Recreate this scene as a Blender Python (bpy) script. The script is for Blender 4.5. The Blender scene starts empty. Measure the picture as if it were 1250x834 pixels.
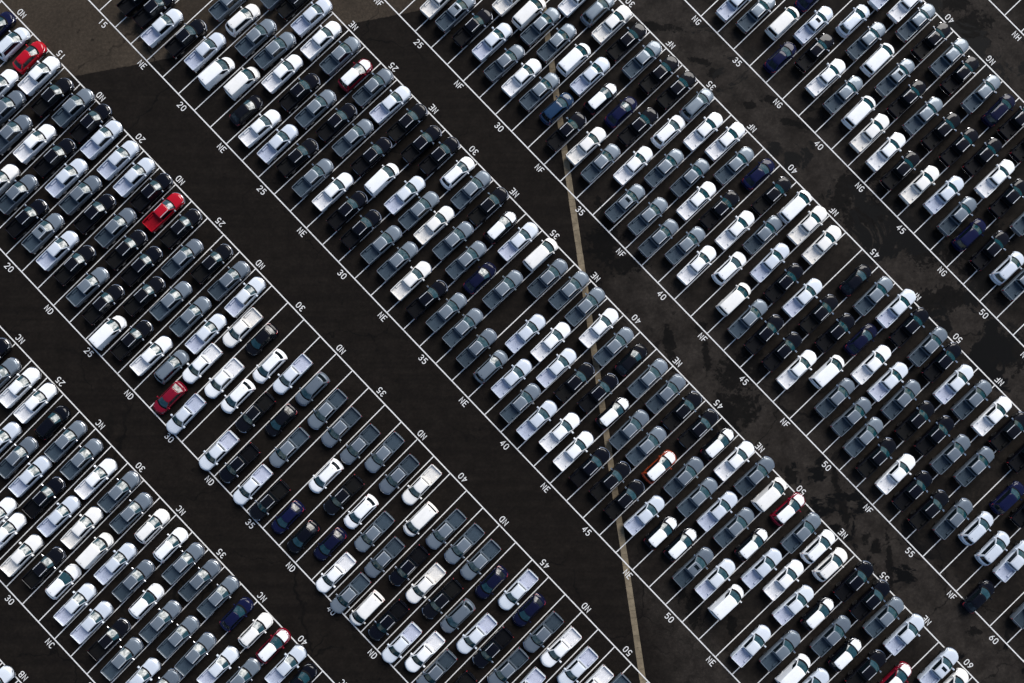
import bpy, math, random
from mathutils import Vector, Matrix

R = math.radians
random.seed(7)
scene = bpy.context.scene
COL = scene.collection

# ------------------------------------------------------------------ camera, sky, sun, exposure
cam_data = bpy.data.cameras.new("camera")
cam = bpy.data.objects.new("camera", cam_data)
COL.objects.link(cam)
cam_data.sensor_fit = 'HORIZONTAL'
cam_data.angle = R(60)
cam_data.clip_start = 1.0
cam_data.clip_end = 3000.0
cam.location = (0.0, 0.0, 112.804)
cam.rotation_euler = (0.036984, 0.000002, 0.0)
scene.camera = cam

SUN_AZ, SUN_EL = R(27.0), R(40.0)          # azimuth clockwise from +Y (picture up)
world = bpy.data.worlds.new("World")
scene.world = world
world.use_nodes = True
wn = world.node_tree.nodes
sky = wn.new('ShaderNodeTexSky')
sky.sky_type = 'NISHITA'
sky.sun_disc = False
sky.sun_elevation = SUN_EL
sky.sun_rotation = SUN_AZ
sky.altitude = 50
sky.air_density = 1.0
sky.dust_density = 1.6
sky.ozone_density = 1.0
world.node_tree.links.new(sky.outputs[0], wn['Background'].inputs[0])
wn['Background'].inputs[1].default_value = 0.10

sun_data = bpy.data.lights.new("sun", 'SUN')
sun_data.energy = 2.9
sun_data.angle = R(38.0)
sun_data.color = (1.0, 0.975, 0.94)
sun = bpy.data.objects.new("sun", sun_data)
COL.objects.link(sun)
sdir = Vector((math.sin(SUN_AZ) * math.cos(SUN_EL), math.cos(SUN_AZ) * math.cos(SUN_EL), math.sin(SUN_EL)))
sun.rotation_euler = sdir.to_track_quat('Z', 'Y').to_euler()
sun.location = (0, 0, 120)

scene.render.engine = 'CYCLES'
scene.view_settings.view_transform = 'Standard'
scene.view_settings.look = 'None'
scene.view_settings.gamma = 1.0
scene.view_settings.use_curve_mapping = False
scene.view_settings.exposure = 0.47

# ------------------------------------------------------------------ the parking grid (u along the lines, v across them)
TH = -0.80739850
U = Vector((math.cos(TH), math.sin(TH), 0.0))
V = Vector((-math.sin(TH), math.cos(TH), 0.0))
STALL = 3.0
# row: lower line v, its stall offset, upper line v, its stall offset, first and last stall drawn
ROWS = {
    'NB': (-93.048, -22.6, -71.248, -22.6, 26, 40),
    'NC': (-64.570, -23.231, -42.888, -24.038, 16, 47),
    'ND': (-36.186, -24.235, -14.294, -24.862, 7, 57),
    'NE': (-6.097, -24.198, 15.526, -24.111, 8, 66),
    'NF': (21.508, -24.077, 43.399, -24.096, 18, 66),
    'NG': (49.509, -24.003, 71.720, -24.088, 27, 58),
    'NH': (77.897, -24.009, 99.897, -24.009, 36, 50),
}

def grid(row, n, v):
    lo, ulo, up, uup = ROWS[row][:4]
    t = (v - lo) / (up - lo)
    return U * (n * STALL - 90.0 + ulo + (uup - ulo) * t) + V * v

# ------------------------------------------------------------------ materials
def new_mat(name):
    m = bpy.data.materials.new(name)
    m.use_nodes = True
    return m, m.node_tree.nodes, m.node_tree.links, m.node_tree.nodes['Principled BSDF']

def N(nodes, t, **kw):
    n = nodes.new(t)
    for k, v in kw.items():
        setattr(n, k, v)
    return n

def noise(nodes, links, vec, scale, detail=4.0, rough=0.55, dist=0.0):
    n = N(nodes, 'ShaderNodeTexNoise')
    n.inputs['Scale'].default_value = scale
    n.inputs['Detail'].default_value = detail
    n.inputs['Roughness'].default_value = rough
    n.inputs['Distortion'].default_value = dist
    links.new(vec, n.inputs['Vector'])
    return n.outputs['Fac']

def mrange(nodes, links, val, a, b, c=0.0, d=1.0):
    n = N(nodes, 'ShaderNodeMapRange', interpolation_type='SMOOTHSTEP')
    links.new(val, n.inputs['Value'])
    for k, x in zip(('From Min', 'From Max', 'To Min', 'To Max'), (a, b, c, d)):
        n.inputs[k].default_value = x
    return n.outputs['Result']

def mathn(nodes, links, op, a, b=None):
    n = N(nodes, 'ShaderNodeMath', operation=op)
    for i, x in enumerate((a, b)):
        if x is None:
            continue
        if isinstance(x, (int, float)):
            n.inputs[i].default_value = x
        else:
            links.new(x, n.inputs[i])
    return n.outputs[0]

def mix(nodes, links, fac, a, b, blend='MIX'):
    n = N(nodes, 'ShaderNodeMix', data_type='RGBA', blend_type=blend)
    for sock, x in ((n.inputs['Factor'], fac), (n.inputs['A'], a), (n.inputs['B'], b)):
        if isinstance(x, (int, float)):
            sock.default_value = x
        elif isinstance(x, tuple):
            sock.default_value = (*x, 1.0)
        else:
            links.new(x, sock)
    return n.outputs['Result']

def lin_dist(nodes, links, pos, nx, ny, c):
    """nx*x + ny*y - c for the world position"""
    d = N(nodes, 'ShaderNodeVectorMath', operation='DOT_PRODUCT')
    links.new(pos, d.inputs[0])
    d.inputs[1].default_value = (nx, ny, 0.0)
    return mathn(nodes, links, 'SUBTRACT', d.outputs['Value'], c)

PATCHES = [
    (12.26, 20.43, 1.66, 2.07, 0),
    (11.83, 16.43, 2.48, 2.69, 0),
    (14.96, 14.33, 2.69, 1.45, 10),
    (10.14, 11.71, 1.24, 1.86, 0),
    (20.12, 3.34, 0.72, 3.52, 8),
    (24.00, 5.95, 0.93, 0.93, 0),
    (24.70, 2.61, 0.52, 2.69, 5),
    (15.53, 44.78, 1.24, 0.93, 0),
    (18.81, 44.78, 3.52, 0.62, -8),
    (24.27, 40.28, 1.45, 0.41, -15),
    (26.05, 38.68, 0.83, 0.72, 0),
    (59.17, 44.56, 3.52, 2.69, 10),
    (57.64, 47.78, 2.07, 1.03, 0),
    (33.18, 35.27, 1.03, 0.62, 0),
    (30.54, 34.63, 0.93, 0.52, 0),
    (35.78, 32.29, 1.66, 0.52, -12),
    (38.93, 32.08, 2.07, 0.93, 0),
    (44.09, 24.66, 4.14, 1.45, 30),
    (45.60, 20.43, 3.52, 1.66, 20),
    (49.76, 18.01, 3.10, 1.24, 35),
    (41.96, 22.23, 1.45, 2.07, 0),
    (54.84, 9.61, 4.97, 1.66, 10),
    (59.15, 16.43, 4.14, 4.14, 30),
    (63.58, 2.82, 3.73, 2.48, -15),
    (61.71, 13.28, 3.10, 3.10, 0),
    (49.32, 23.28, 4.14, 2.28, 45),
    (52.87, 16.43, 2.69, 2.69, 0),
    (27.55, -4.98, 4.14, 2.69, 30),
    (29.16, 0.21, 3.10, 2.69, 40),
    (46.01, -21.79, 0.72, 0.93, 0),
    (44.68, -20.67, 0.62, 0.72, 0),
    (47.63, -24.05, 0.41, 5.38, 3),
    (58.11, -32.32, 0.93, 0.62, 0),
    (22.69, -29.67, 0.93, 1.86, 0),
    (21.16, -27.32, 0.72, 1.45, 0),
    (27.62, -31.41, 0.62, 1.45, 0),
    (40.95, -13.26, 0.52, 2.28, 12),
    (41.73, -16.86, 0.72, 2.07, 15),
    (35.26, -12.74, 0.93, 1.14, 0),
]

def make_asphalt():
    m, n, l, b = new_mat('asphalt')
    pos = N(n, 'ShaderNodeNewGeometry').outputs['Position']
    fine = noise(n, l, pos, 9.0, 6.0, 0.7)
    mid = noise(n, l, pos, 0.55, 5.0, 0.6)
    broad = noise(n, l, pos, 0.09, 3.0, 0.5)
    # tyre-polished streaks along the aisles
    mp = N(n, 'ShaderNodeMapping')
    mp.inputs['Rotation'].default_value = (0, 0, -TH)
    mp.inputs['Scale'].default_value = (0.05, 1.1, 1.0)
    l.new(pos, mp.inputs['Vector'])
    streak = noise(n, l, mp.outputs['Vector'], 1.0, 4.0, 0.6)
    base = mix(n, l, mrange(n, l, mid, 0.3, 0.72), ASPH[0], ASPH[1])
    base = mix(n, l, mrange(n, l, streak, 0.35, 0.72, 0.0, 0.75), base, ASPH[2])
    # the older, paler pour beyond the construction joint
    wob = mathn(n, l, 'MULTIPLY', mathn(n, l, 'SUBTRACT', noise(n, l, pos, 1.5, 2.0), 0.5), 0.35)
    jd = mathn(n, l, 'ADD', lin_dist(n, l, pos, -0.18981, 0.98182, 48.3075), wob)
    old = mrange(n, l, jd, -0.04, 0.10)
    oldc = mix(n, l, mrange(n, l, broad, 0.35, 0.65), ASPH[3], ASPH[4])
    base = mix(n, l, old, base, oldc)
    # worn grey surface and its dark sealed patches beyond the concrete strip
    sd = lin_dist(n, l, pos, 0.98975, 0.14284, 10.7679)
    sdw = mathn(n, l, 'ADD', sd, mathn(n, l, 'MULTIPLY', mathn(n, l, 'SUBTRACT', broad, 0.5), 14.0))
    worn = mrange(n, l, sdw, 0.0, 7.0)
    # the worn grey stays full in the traffic lanes and weaker across the stalls
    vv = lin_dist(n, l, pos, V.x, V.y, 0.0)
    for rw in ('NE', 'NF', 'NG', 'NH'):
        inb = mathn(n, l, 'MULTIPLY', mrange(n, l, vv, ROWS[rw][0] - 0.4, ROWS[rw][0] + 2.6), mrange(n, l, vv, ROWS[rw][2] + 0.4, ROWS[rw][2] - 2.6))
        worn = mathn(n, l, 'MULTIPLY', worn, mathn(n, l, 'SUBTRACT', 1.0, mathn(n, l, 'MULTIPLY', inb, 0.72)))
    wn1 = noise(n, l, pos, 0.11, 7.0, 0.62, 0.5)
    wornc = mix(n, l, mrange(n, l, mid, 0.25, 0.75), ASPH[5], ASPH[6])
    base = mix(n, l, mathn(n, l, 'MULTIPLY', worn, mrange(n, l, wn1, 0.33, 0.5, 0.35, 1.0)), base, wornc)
    far = mrange(n, l, sd, 2.0, 34.0)
    dk = noise(n, l, pos, 0.135, 9.0, 0.68, 0.8)
    thr = mathn(n, l, 'SUBTRACT', 0.665, mathn(n, l, 'MULTIPLY', far, 0.13))
    seal = mrange(n, l, mathn(n, l, 'SUBTRACT', dk, thr), -0.012, 0.018)
    base = mix(n, l, mathn(n, l, 'MULTIPLY', seal, worn), base, ASPH[7])
    # patches of fresh sealer and damp, each with its own place and outline
    edge = mathn(n, l, 'ADD', mathn(n, l, 'MULTIPLY', mathn(n, l, 'SUBTRACT', noise(n, l, pos, 0.36, 6.0, 0.7, 0.9), 0.5), 2.6),
                 mathn(n, l, 'MULTIPLY', mathn(n, l, 'SUBTRACT', noise(n, l, pos, 1.5, 6.0, 0.75, 0.5), 0.5), 3.0))
    tot = None
    for px_, py_, rx_, ry_, ang in PATCHES:
        mp2 = N(n, 'ShaderNodeMapping', vector_type='TEXTURE')
        mp2.inputs['Location'].default_value = (px_, py_, 0)
        mp2.inputs['Rotation'].default_value = (0, 0, R(ang))
        mp2.inputs['Scale'].default_value = (rx_, ry_, 1)
        l.new(pos, mp2.inputs['Vector'])
        ln_ = N(n, 'ShaderNodeVectorMath', operation='LENGTH')
        l.new(mp2.outputs['Vector'], ln_.inputs[0])
        d_ = mathn(n, l, 'ADD', ln_.outputs['Value'], edge)
        k_ = mrange(n, l, d_, 1.0, 0.78)
        tot = k_ if tot is None else mathn(n, l, 'MAXIMUM', tot, k_)
    base = mix(n, l, mathn(n, l, 'MULTIPLY', tot, 0.82), base, ASPH[7])
    # old oil spots where vehicles stand
    spots = noise(n, l, pos, 0.8, 3.0, 0.5)
    base = mix(n, l, mrange(n, l, spots, 0.66, 0.74, 0.0, 0.55), base, ASPH[7])
    # aggregate
    base = mix(n, l, mrange(n, l, fine, 0.3, 0.75, 0.0, 0.6), base, mix(n, l, 1.0, base, (1.55, 1.5, 1.5), 'MULTIPLY'))
    grain = noise(n, l, pos, 2.6, 7.0, 0.78)
    base = mix(n, l, mrange(n, l, grain, 0.40, 0.68), mix(n, l, 1.0, base, (0.78, 0.78, 0.78), 'MULTIPLY'), mix(n, l, 1.0, base, (1.30, 1.29, 1.27), 'MULTIPLY'))
    # hairline cracks
    vor = N(n, 'ShaderNodeTexVoronoi', feature='DISTANCE_TO_EDGE')
    vor.inputs['Scale'].default_value = 0.085
    wv = N(n, 'ShaderNodeTexNoise')
    wv.inputs['Scale'].default_value = 0.5
    wv.inputs['Detail'].default_value = 5.0
    l.new(pos, wv.inputs['Vector'])
    wadd = N(n, 'ShaderNodeVectorMath', operation='MULTIPLY_ADD')
    l.new(wv.outputs['Color'], wadd.inputs[0])
    wadd.inputs[1].default_value = (3.5, 3.5, 0)
    l.new(pos, wadd.inputs[2])
    l.new(wadd.outputs[0], vor.inputs['Vector'])
    crack = mathn(n, l, 'MULTIPLY', mrange(n, l, vor.outputs['Distance'], 0.010, 0.003), mrange(n, l, broad, 0.42, 0.60, 0.0, 0.7))
    base = mix(n, l, crack, base, ASPH[7])
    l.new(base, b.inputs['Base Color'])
    l.new(mrange(n, l, mathn(n, l, 'MULTIPLY', seal, worn), 0, 1, 0.85, 0.6), b.inputs['Roughness'])
    b.inputs['Specular IOR Level'].default_value = 0.08
    bp = N(n, 'ShaderNodeBump')
    bp.inputs['Strength'].default_value = 0.35
    bp.inputs['Distance'].default_value = 0.02
    l.new(fine, bp.inputs['Height'])
    l.new(bp.outputs['Normal'], b.inputs['Normal'])
    return m

ASPH = [(0.0060, 0.0047, 0.0037), (0.0098, 0.0078, 0.0062), (0.0045, 0.0036, 0.0030),
        (0.0255, 0.0200, 0.0146), (0.042, 0.0330, 0.0240),
        (0.0108, 0.0090, 0.0076), (0.0255, 0.0216, 0.0182), (0.0013, 0.0013, 0.0013)]
M = {}
M['asphalt'] = make_asphalt()

def make_paint_line():
    m, n, l, b = new_mat('line_paint')
    pos = N(n, 'ShaderNodeNewGeometry').outputs['Position']
    a = noise(n, l, pos, 3.2, 6.0, 0.7)
    c = noise(n, l, pos, 0.35, 3.0, 0.5)
    w = mathn(n, l, 'MULTIPLY', mrange(n, l, a, 0.50, 0.74), mrange(n, l, c, 0.36, 0.66, 0.25, 1.0))
    l.new(mix(n, l, w, (0.68, 0.67, 0.65), (0.06, 0.055, 0.05)), b.inputs['Base Color'])
    b.inputs['Roughness'].default_value = 0.75
    return m
M['line'] = make_paint_line()

def make_concrete():
    m, n, l, b = new_mat('concrete')
    pos = N(n, 'ShaderNodeNewGeometry').outputs['Position']
    a = noise(n, l, pos, 1.1, 6.0, 0.65)
    f = noise(n, l, pos, 12.0, 4.0, 0.7)
    c = mix(n, l, mrange(n, l, a, 0.3, 0.72), (0.105, 0.081, 0.048), (0.21, 0.166, 0.104))
    c = mix(n, l, mrange(n, l, f, 0.35, 0.75, 0.0, 0.35), c, (0.09, 0.07, 0.05))
    l.new(c, b.inputs['Base Color'])
    b.inputs['Roughness'].default_value = 0.9
    return m
M['concrete'] = make_concrete()

def make_paint(name, col, metallic=0.0, rough=0.34, coat=0.7, spec=0.0):
    m, n, l, b = new_mat(name)
    tc = N(n, 'ShaderNodeTexCoord').outputs['Object']
    dust = noise(n, l, tc, 1.7, 5.0, 0.65)
    dc = tuple(min(1.0, c * 0.93 + 0.0012) for c in col)
    l.new(mix(n, l, mrange(n, l, dust, 0.35, 0.75), col, dc), b.inputs['Base Color'])
    l.new(mrange(n, l, dust, 0.3, 0.8, rough, rough + 0.12), b.inputs['Roughness'])
    b.inputs['Metallic'].default_value = metallic
    b.inputs['Coat Weight'].default_value = coat
    b.inputs['Coat Roughness'].default_value = 0.04
    b.inputs['Specular IOR Level'].default_value = spec
    return m

def simple(name, col, rough=0.5, metallic=0.0, spec=0.5, coat=0.0):
    m, n, l, b = new_mat(name)
    tc = N(n, 'ShaderNodeTexCoord').outputs['Object']
    s = noise(n, l, tc, 5.0, 4.0, 0.6)
    l.new(mix(n, l, mrange(n, l, s, 0.3, 0.7), tuple(c * 0.85 for c in col), col), b.inputs['Base Color'])
    b.inputs['Roughness'].default_value = rough
    b.inputs['Metallic'].default_value = metallic
    b.inputs['Specular IOR Level'].default_value = spec
    b.inputs['Coat Weight'].default_value = coat
    return m

PAINT = {   # paint, and a second shade for some of the same colour
    'W': [make_paint('white_paint', (0.80, 0.81, 0.815)), make_paint('white_paint_warm', (0.78, 0.765, 0.73))],
    'L': [make_paint('silver_paint', (0.55, 0.595, 0.655), 0.10), make_paint('silver_paint_pale', (0.62, 0.66, 0.705), 0.06)],
    'G': [make_paint('grey_paint', (0.158, 0.189, 0.220), 0.30), make_paint('grey_paint_deep', (0.125, 0.151, 0.180), 0.30)],
    'B': [make_paint('black_paint', (0.0022, 0.0025, 0.0052), coat=0.45), make_paint('black_paint_soft', (0.0034, 0.0036, 0.0056), coat=0.45)],
    'R': [make_paint('red_paint', (0.36, 0.003, 0.012)), make_paint('dark_red_paint', (0.16, 0.003, 0.014))],
    'N': [make_paint('navy_paint', (0.0045, 0.006, 0.030), coat=0.4), make_paint('navy_paint_deep', (0.004, 0.005, 0.021), coat=0.4)],
    'T': [make_paint('blue_paint', (0.010, 0.030, 0.070))],
    'O': [make_paint('orange_paint', (0.24, 0.034, 0.008))],
}
BED_SHADE = {  # body colours, most darkened to paint in the shade inside the bed
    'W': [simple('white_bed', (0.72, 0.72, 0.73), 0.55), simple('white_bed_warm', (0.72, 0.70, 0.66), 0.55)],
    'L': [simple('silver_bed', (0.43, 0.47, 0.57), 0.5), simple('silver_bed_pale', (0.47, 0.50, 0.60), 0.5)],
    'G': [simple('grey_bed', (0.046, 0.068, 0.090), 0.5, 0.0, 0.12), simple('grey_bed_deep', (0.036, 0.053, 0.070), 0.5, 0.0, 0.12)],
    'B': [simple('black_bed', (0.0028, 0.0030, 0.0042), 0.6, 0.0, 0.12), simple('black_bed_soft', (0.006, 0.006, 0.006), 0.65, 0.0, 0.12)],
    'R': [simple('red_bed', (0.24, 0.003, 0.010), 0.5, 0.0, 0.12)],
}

def make_glass(name, col, metallic, ior):
    m, n, l, b = new_mat(name)
    b.inputs['Base Color'].default_value = (*col, 1.0)
    b.inputs['Metallic'].default_value = metallic
    b.inputs['Roughness'].default_value = 0.07
    b.inputs['IOR'].default_value = ior
    tc = N(n, 'ShaderNodeTexCoord').outputs['Object']
    oi = N(n, 'ShaderNodeObjectInfo').outputs['Random']
    sh = N(n, 'ShaderNodeVectorMath', operation='ADD')
    l.new(tc, sh.inputs[0])
    l.new(mathn(n, l, 'MULTIPLY', oi, 37.0), sh.inputs[1])
    mo = noise(n, l, sh.outputs[0], 2.3, 4.0, 0.6, 0.6)
    l.new(mrange(n, l, mo, 0.32, 0.68, 0.16, 0.60), b.inputs['Specular IOR Level'])
    l.new(mrange(n, l, mo, 0.35, 0.75, 0.05, 0.12), b.inputs['Roughness'])
    return m
M['windshield'] = make_glass('windshield_glass', (0.005, 0.033, 0.043), 0.0, 1.62)
M['window'] = make_glass('window_glass', (0.003, 0.006, 0.008), 0.0, 1.5)
M['trim'] = simple('black_trim', (0.004, 0.004, 0.005), 0.6, 0.0, 0.06)
M['chrome'] = simple('chrome', (0.62, 0.62, 0.63), 0.16, 1.0)
M['moulding'] = simple('roof_moulding', (0.62, 0.63, 0.65), 0.45, 0.35)  # pale tone for the sky reflection drawn along pickup roof edges
M['rubber'] = simple('tyre_rubber', (0.012, 0.012, 0.012), 0.8)
M['alloy'] = simple('wheel_alloy', (0.45, 0.45, 0.46), 0.3, 1.0)
M['lamp'] = simple('lamp_lens', (0.55, 0.57, 0.60), 0.08, 0.3, 0.8, 0.5)
M['tail'] = simple('tail_lens', (0.30, 0.012, 0.018), 0.15, 0.0, 0.6, 0.5)

# ------------------------------------------------------------------ mesh helpers
def mesh(name, verts, faces, mats, smooth=35.0, fmat=None):
    me = bpy.data.meshes.new(name)
    me.from_pydata([tuple(v) for v in verts], [], faces)
    me.update()
    for m in mats:
        me.materials.append(m)
    if fmat:
        for p, k in zip(me.polygons, fmat):
            p.material_index = k
    if smooth:
        for p in me.polygons:
            p.use_smooth = True
        me.set_sharp_from_angle(angle=R(smooth))
    return me

def link(name, me, parent=None):
    o = bpy.data.objects.new(name, me)
    COL.objects.link(o)
    if parent:
        o.parent = parent
    return o

def box_data(x0, x1, y0, y1, z0, z1, ch=0.0):
    """a box, its top edges chamfered by ch"""
    if ch <= 0:
        v = [(x, y, z) for z in (z0, z1) for x, y in ((x0, y0), (x1, y0), (x1, y1), (x0, y1))]
        f = [(3, 2, 1, 0), (4, 5, 6, 7)] + [(i, (i + 1) % 4, 4 + (i + 1) % 4, 4 + i) for i in range(4)]
        return v, f
    v = [(x, y, z0) for x, y in ((x0, y0), (x1, y0), (x1, y1), (x0, y1))]
    v += [(x, y, z1 - ch) for x, y in ((x0, y0), (x1, y0), (x1, y1), (x0, y1))]
    v += [(x, y, z1) for x, y in ((x0 + ch, y0 + ch), (x1 - ch, y0 + ch), (x1 - ch, y1 - ch), (x0 + ch, y1 - ch))]
    f = [(3, 2, 1, 0), (8, 9, 10, 11)]
    for k in (0, 4):
        f += [(k + i, k + (i + 1) % 4, k + 4 + (i + 1) % 4, k + 4 + i) for i in range(4)]
    return v, f

class Acc:
    def __init__(self):
        self.v, self.f = [], []
    def add(self, vf):
        o = len(self.v)
        self.v += list(vf[0])
        self.f += [tuple(i + o for i in f) for f in vf[1]]
        return self

def loft(rings, cap=True):
    n = len(rings[0])
    v = [p for r in rings for p in r]
    f = []
    for k in range(len(rings) - 1):
        for i in range(n):
            j = (i + 1) % n
            f.append((k * n + i, k * n + j, (k + 1) * n + j, (k + 1) * n + i))
    if cap:
        f.append(tuple(range(n - 1, -1, -1)))
        f.append(tuple((len(rings) - 1) * n + i for i in range(n)))
    return v, f

def lerp(a, b, t):
    return a + (b - a) * t

def interp(tab, x):
    if x <= tab[0][0]:
        return tab[0][1:]
    for a, b in zip(tab, tab[1:]):
        if x <= b[0]:
            t = (x - a[0]) / (b[0] - a[0])
            t = t * t * (3 - 2 * t) if False else t
            return tuple(lerp(p, q, t) for p, q in zip(a[1:], b[1:]))
    return tab[-1][1:]

# ------------------------------------------------------------------ vehicle builder
class Spec:
    def __init__(self, **k):
        self.__dict__.update(k)

PICK = Spec(kind='P', nose=2.95, tail=-2.95, hw=0.995, bot=0.36, crown=0.045,
            prof=[(-0.97, 0.985, 1.26, 0.0), (0.3, 0.99, 1.24, 0.0), (1.35, 0.99, 1.20, 0.02), (2.0, 0.985, 1.17, 0.12), (2.55, 0.96, 1.12, 0.26),
                  (2.80, 0.90, 1.04, 0.33), (2.91, 0.83, 0.92, 0.35), (2.95, 0.78, 0.62, 0.35)],
            gh=dict(xf0=1.56, xr0=-0.93, hw0=0.90, z0=1.20, xf1=0.70, xr1=-0.89, hw1=0.70, z1=1.90, bf0=0.26, bf1=0.13, br=0.03),
            wheels=(1.95, -1.72), wr=0.40, side=(0.10, 0.96), rear_glass=True)
SUV = Spec(kind='S', nose=2.38, tail=-2.38, hw=0.935, bot=0.30, crown=0.05,
           prof=[(-2.38, 0.76, 0.62, -0.16), (-2.33, 0.84, 0.90, -0.15), (-2.15, 0.90, 1.04, -0.08), (-1.4, 0.93, 1.06, 0.0), (0.9, 0.93, 1.03, 0.03), (1.5, 0.925, 1.00, 0.14),
                 (2.05, 0.89, 0.92, 0.27), (2.27, 0.82, 0.82, 0.34), (2.36, 0.75, 0.68, 0.36), (2.38, 0.72, 0.48, 0.36)],
           gh=dict(xf0=1.42, xr0=-2.20, hw0=0.84, z0=1.02, xf1=0.48, xr1=-1.82, hw1=0.64, z1=1.66, bf0=0.30, bf1=0.15, br=0.16),
           wheels=(1.42, -1.40), wr=0.35, side=(0.08, 0.90), rear_glass=True)
CAR = Spec(kind='C', nose=2.24, tail=-2.24, hw=0.905, bot=0.24, crown=0.05,
           prof=[(-2.24, 0.70, 0.60, -0.20), (-2.19, 0.79, 0.86, -0.18), (-2.0, 0.86, 0.97, -0.10), (-1.3, 0.90, 0.99, 0.0), (0.9, 0.905, 0.95, 0.03), (1.4, 0.90, 0.91, 0.15),
                 (1.92, 0.86, 0.83, 0.30), (2.13, 0.78, 0.73, 0.37), (2.22, 0.70, 0.60, 0.40), (2.24, 0.66, 0.42, 0.40)],
           gh=dict(xf0=1.36, xr0=-1.98, hw0=0.80, z0=0.94, xf1=0.38, xr1=-1.34, hw1=0.585, z1=1.48, bf0=0.32, bf1=0.16, br=0.16),
           wheels=(1.36, -1.30), wr=0.33, side=(0.08, 0.92), rear_glass=True)
MINI = Spec(kind='M', nose=2.08, tail=-2.08, hw=0.90, bot=0.28, crown=0.06,
            prof=[(-2.08, 0.74, 0.62, -0.14), (-2.03, 0.82, 0.94, -0.13), (-1.85, 0.87, 1.03, -0.07), (-1.2, 0.90, 1.04, 0.0), (0.9, 0.90, 1.00, 0.03), (1.35, 0.89, 0.98, 0.16),
                  (1.78, 0.85, 0.92, 0.31), (1.98, 0.78, 0.82, 0.38), (2.06, 0.71, 0.68, 0.40), (2.08, 0.68, 0.48, 0.40)],
            gh=dict(xf0=1.34, xr0=-1.92, hw0=0.80, z0=0.99, xf1=0.42, xr1=-1.62, hw1=0.60, z1=1.60, bf0=0.34, bf1=0.18, br=0.12),
            wheels=(1.27, -1.24), wr=0.33, side=(0.08, 0.90), rear_glass=True)
VAN = Spec(kind='V', nose=2.42, tail=-2.42, hw=0.93, bot=0.30, crown=0.05,
           prof=[(-2.42, 0.86, 0.60, -0.05), (-2.39, 0.90, 1.05, -0.05), (-2.2, 0.92, 1.13, -0.02), (0.0, 0.93, 1.12, 0.0), (1.3, 0.93, 1.10, 0.04), (1.75, 0.92, 1.04, 0.14),
                 (2.15, 0.88, 0.93, 0.27), (2.33, 0.82, 0.80, 0.34), (2.40, 0.75, 0.66, 0.36), (2.42, 0.72, 0.48, 0.36)],
           gh=dict(xf0=1.78, xr0=-2.33, hw0=0.90, z0=1.09, xf1=0.86, xr1=-2.22, hw1=0.79, z1=1.84, bf0=0.30, bf1=0.14, br=0.03),
           wheels=(1.52, -1.45), wr=0.33, side=(0.03, 0.26), rear_glass=True)

def stretch(sp, kx, ky):
    """lengthen and widen a specification"""
    sp.nose *= kx
    sp.tail *= kx
    sp.hw *= ky
    sp.prof = [(x * kx, w * ky, z, c) for x, w, z, c in sp.prof]
    for k in ('xf0', 'xr0', 'xf1', 'xr1'):
        sp.gh[k] *= kx
    for k in ('hw0', 'hw1'):
        sp.gh[k] *= ky
    sp.wheels = tuple(w * kx for w in sp.wheels)
stretch(PICK, 1.0, 0.945)
stretch(SUV, 1.03, 1.0)
stretch(CAR, 1.065, 1.02)
stretch(MINI, 1.17, 1.055)
MINI.gh.update(xf0=1.52, xf1=0.36, hw0=0.89, hw1=0.65)

def section(sp, x, crown=None):
    hw, zt, cv = interp(sp.prof, x)
    zb = sp.bot
    cr = sp.crown if crown is None else crown
    half = [(0.0, zt + cr), (0.45, zt + cr * 0.82), (0.78, zt + cr * 0.25), (0.905, zt - 0.035), (0.97, zt - 0.11), (1.0, zt - 0.24 if zt - 0.24 > zb + 0.1 else zb + 0.1),
            (0.995, zb + 0.16 if zb + 0.16 < zt - 0.26 else zb + 0.08), (0.93, zb)]
    pts = [(x - cv * (a * a), hw * a, z) for a, z in half]
    return pts + [(px, -py, pz) for px, py, pz in reversed(pts[1:])]

def ring(xf, xr, hw, z, bf, br, nf=9, ns=4, nr=7, zf=None):
    p = []
    for i in range(nf):
        s = 1 - 2 * i / (nf - 1)
        p.append(Vector((xf - bf * abs(s) ** 2.2, hw * s, z)))
    x0, x1 = xf - bf, xr + br
    for i in range(1, ns):
        p.append(Vector((lerp(x0, x1, i / ns), -hw, z)))
    for i in range(nr):
        s = -1 + 2 * i / (nr - 1)
        p.append(Vector((xr + br * abs(s) ** 2.2, hw * s, z)))
    for i in range(1, ns):
        p.append(Vector((lerp(x1, x0, i / ns), hw, z)))
    return p

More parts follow.
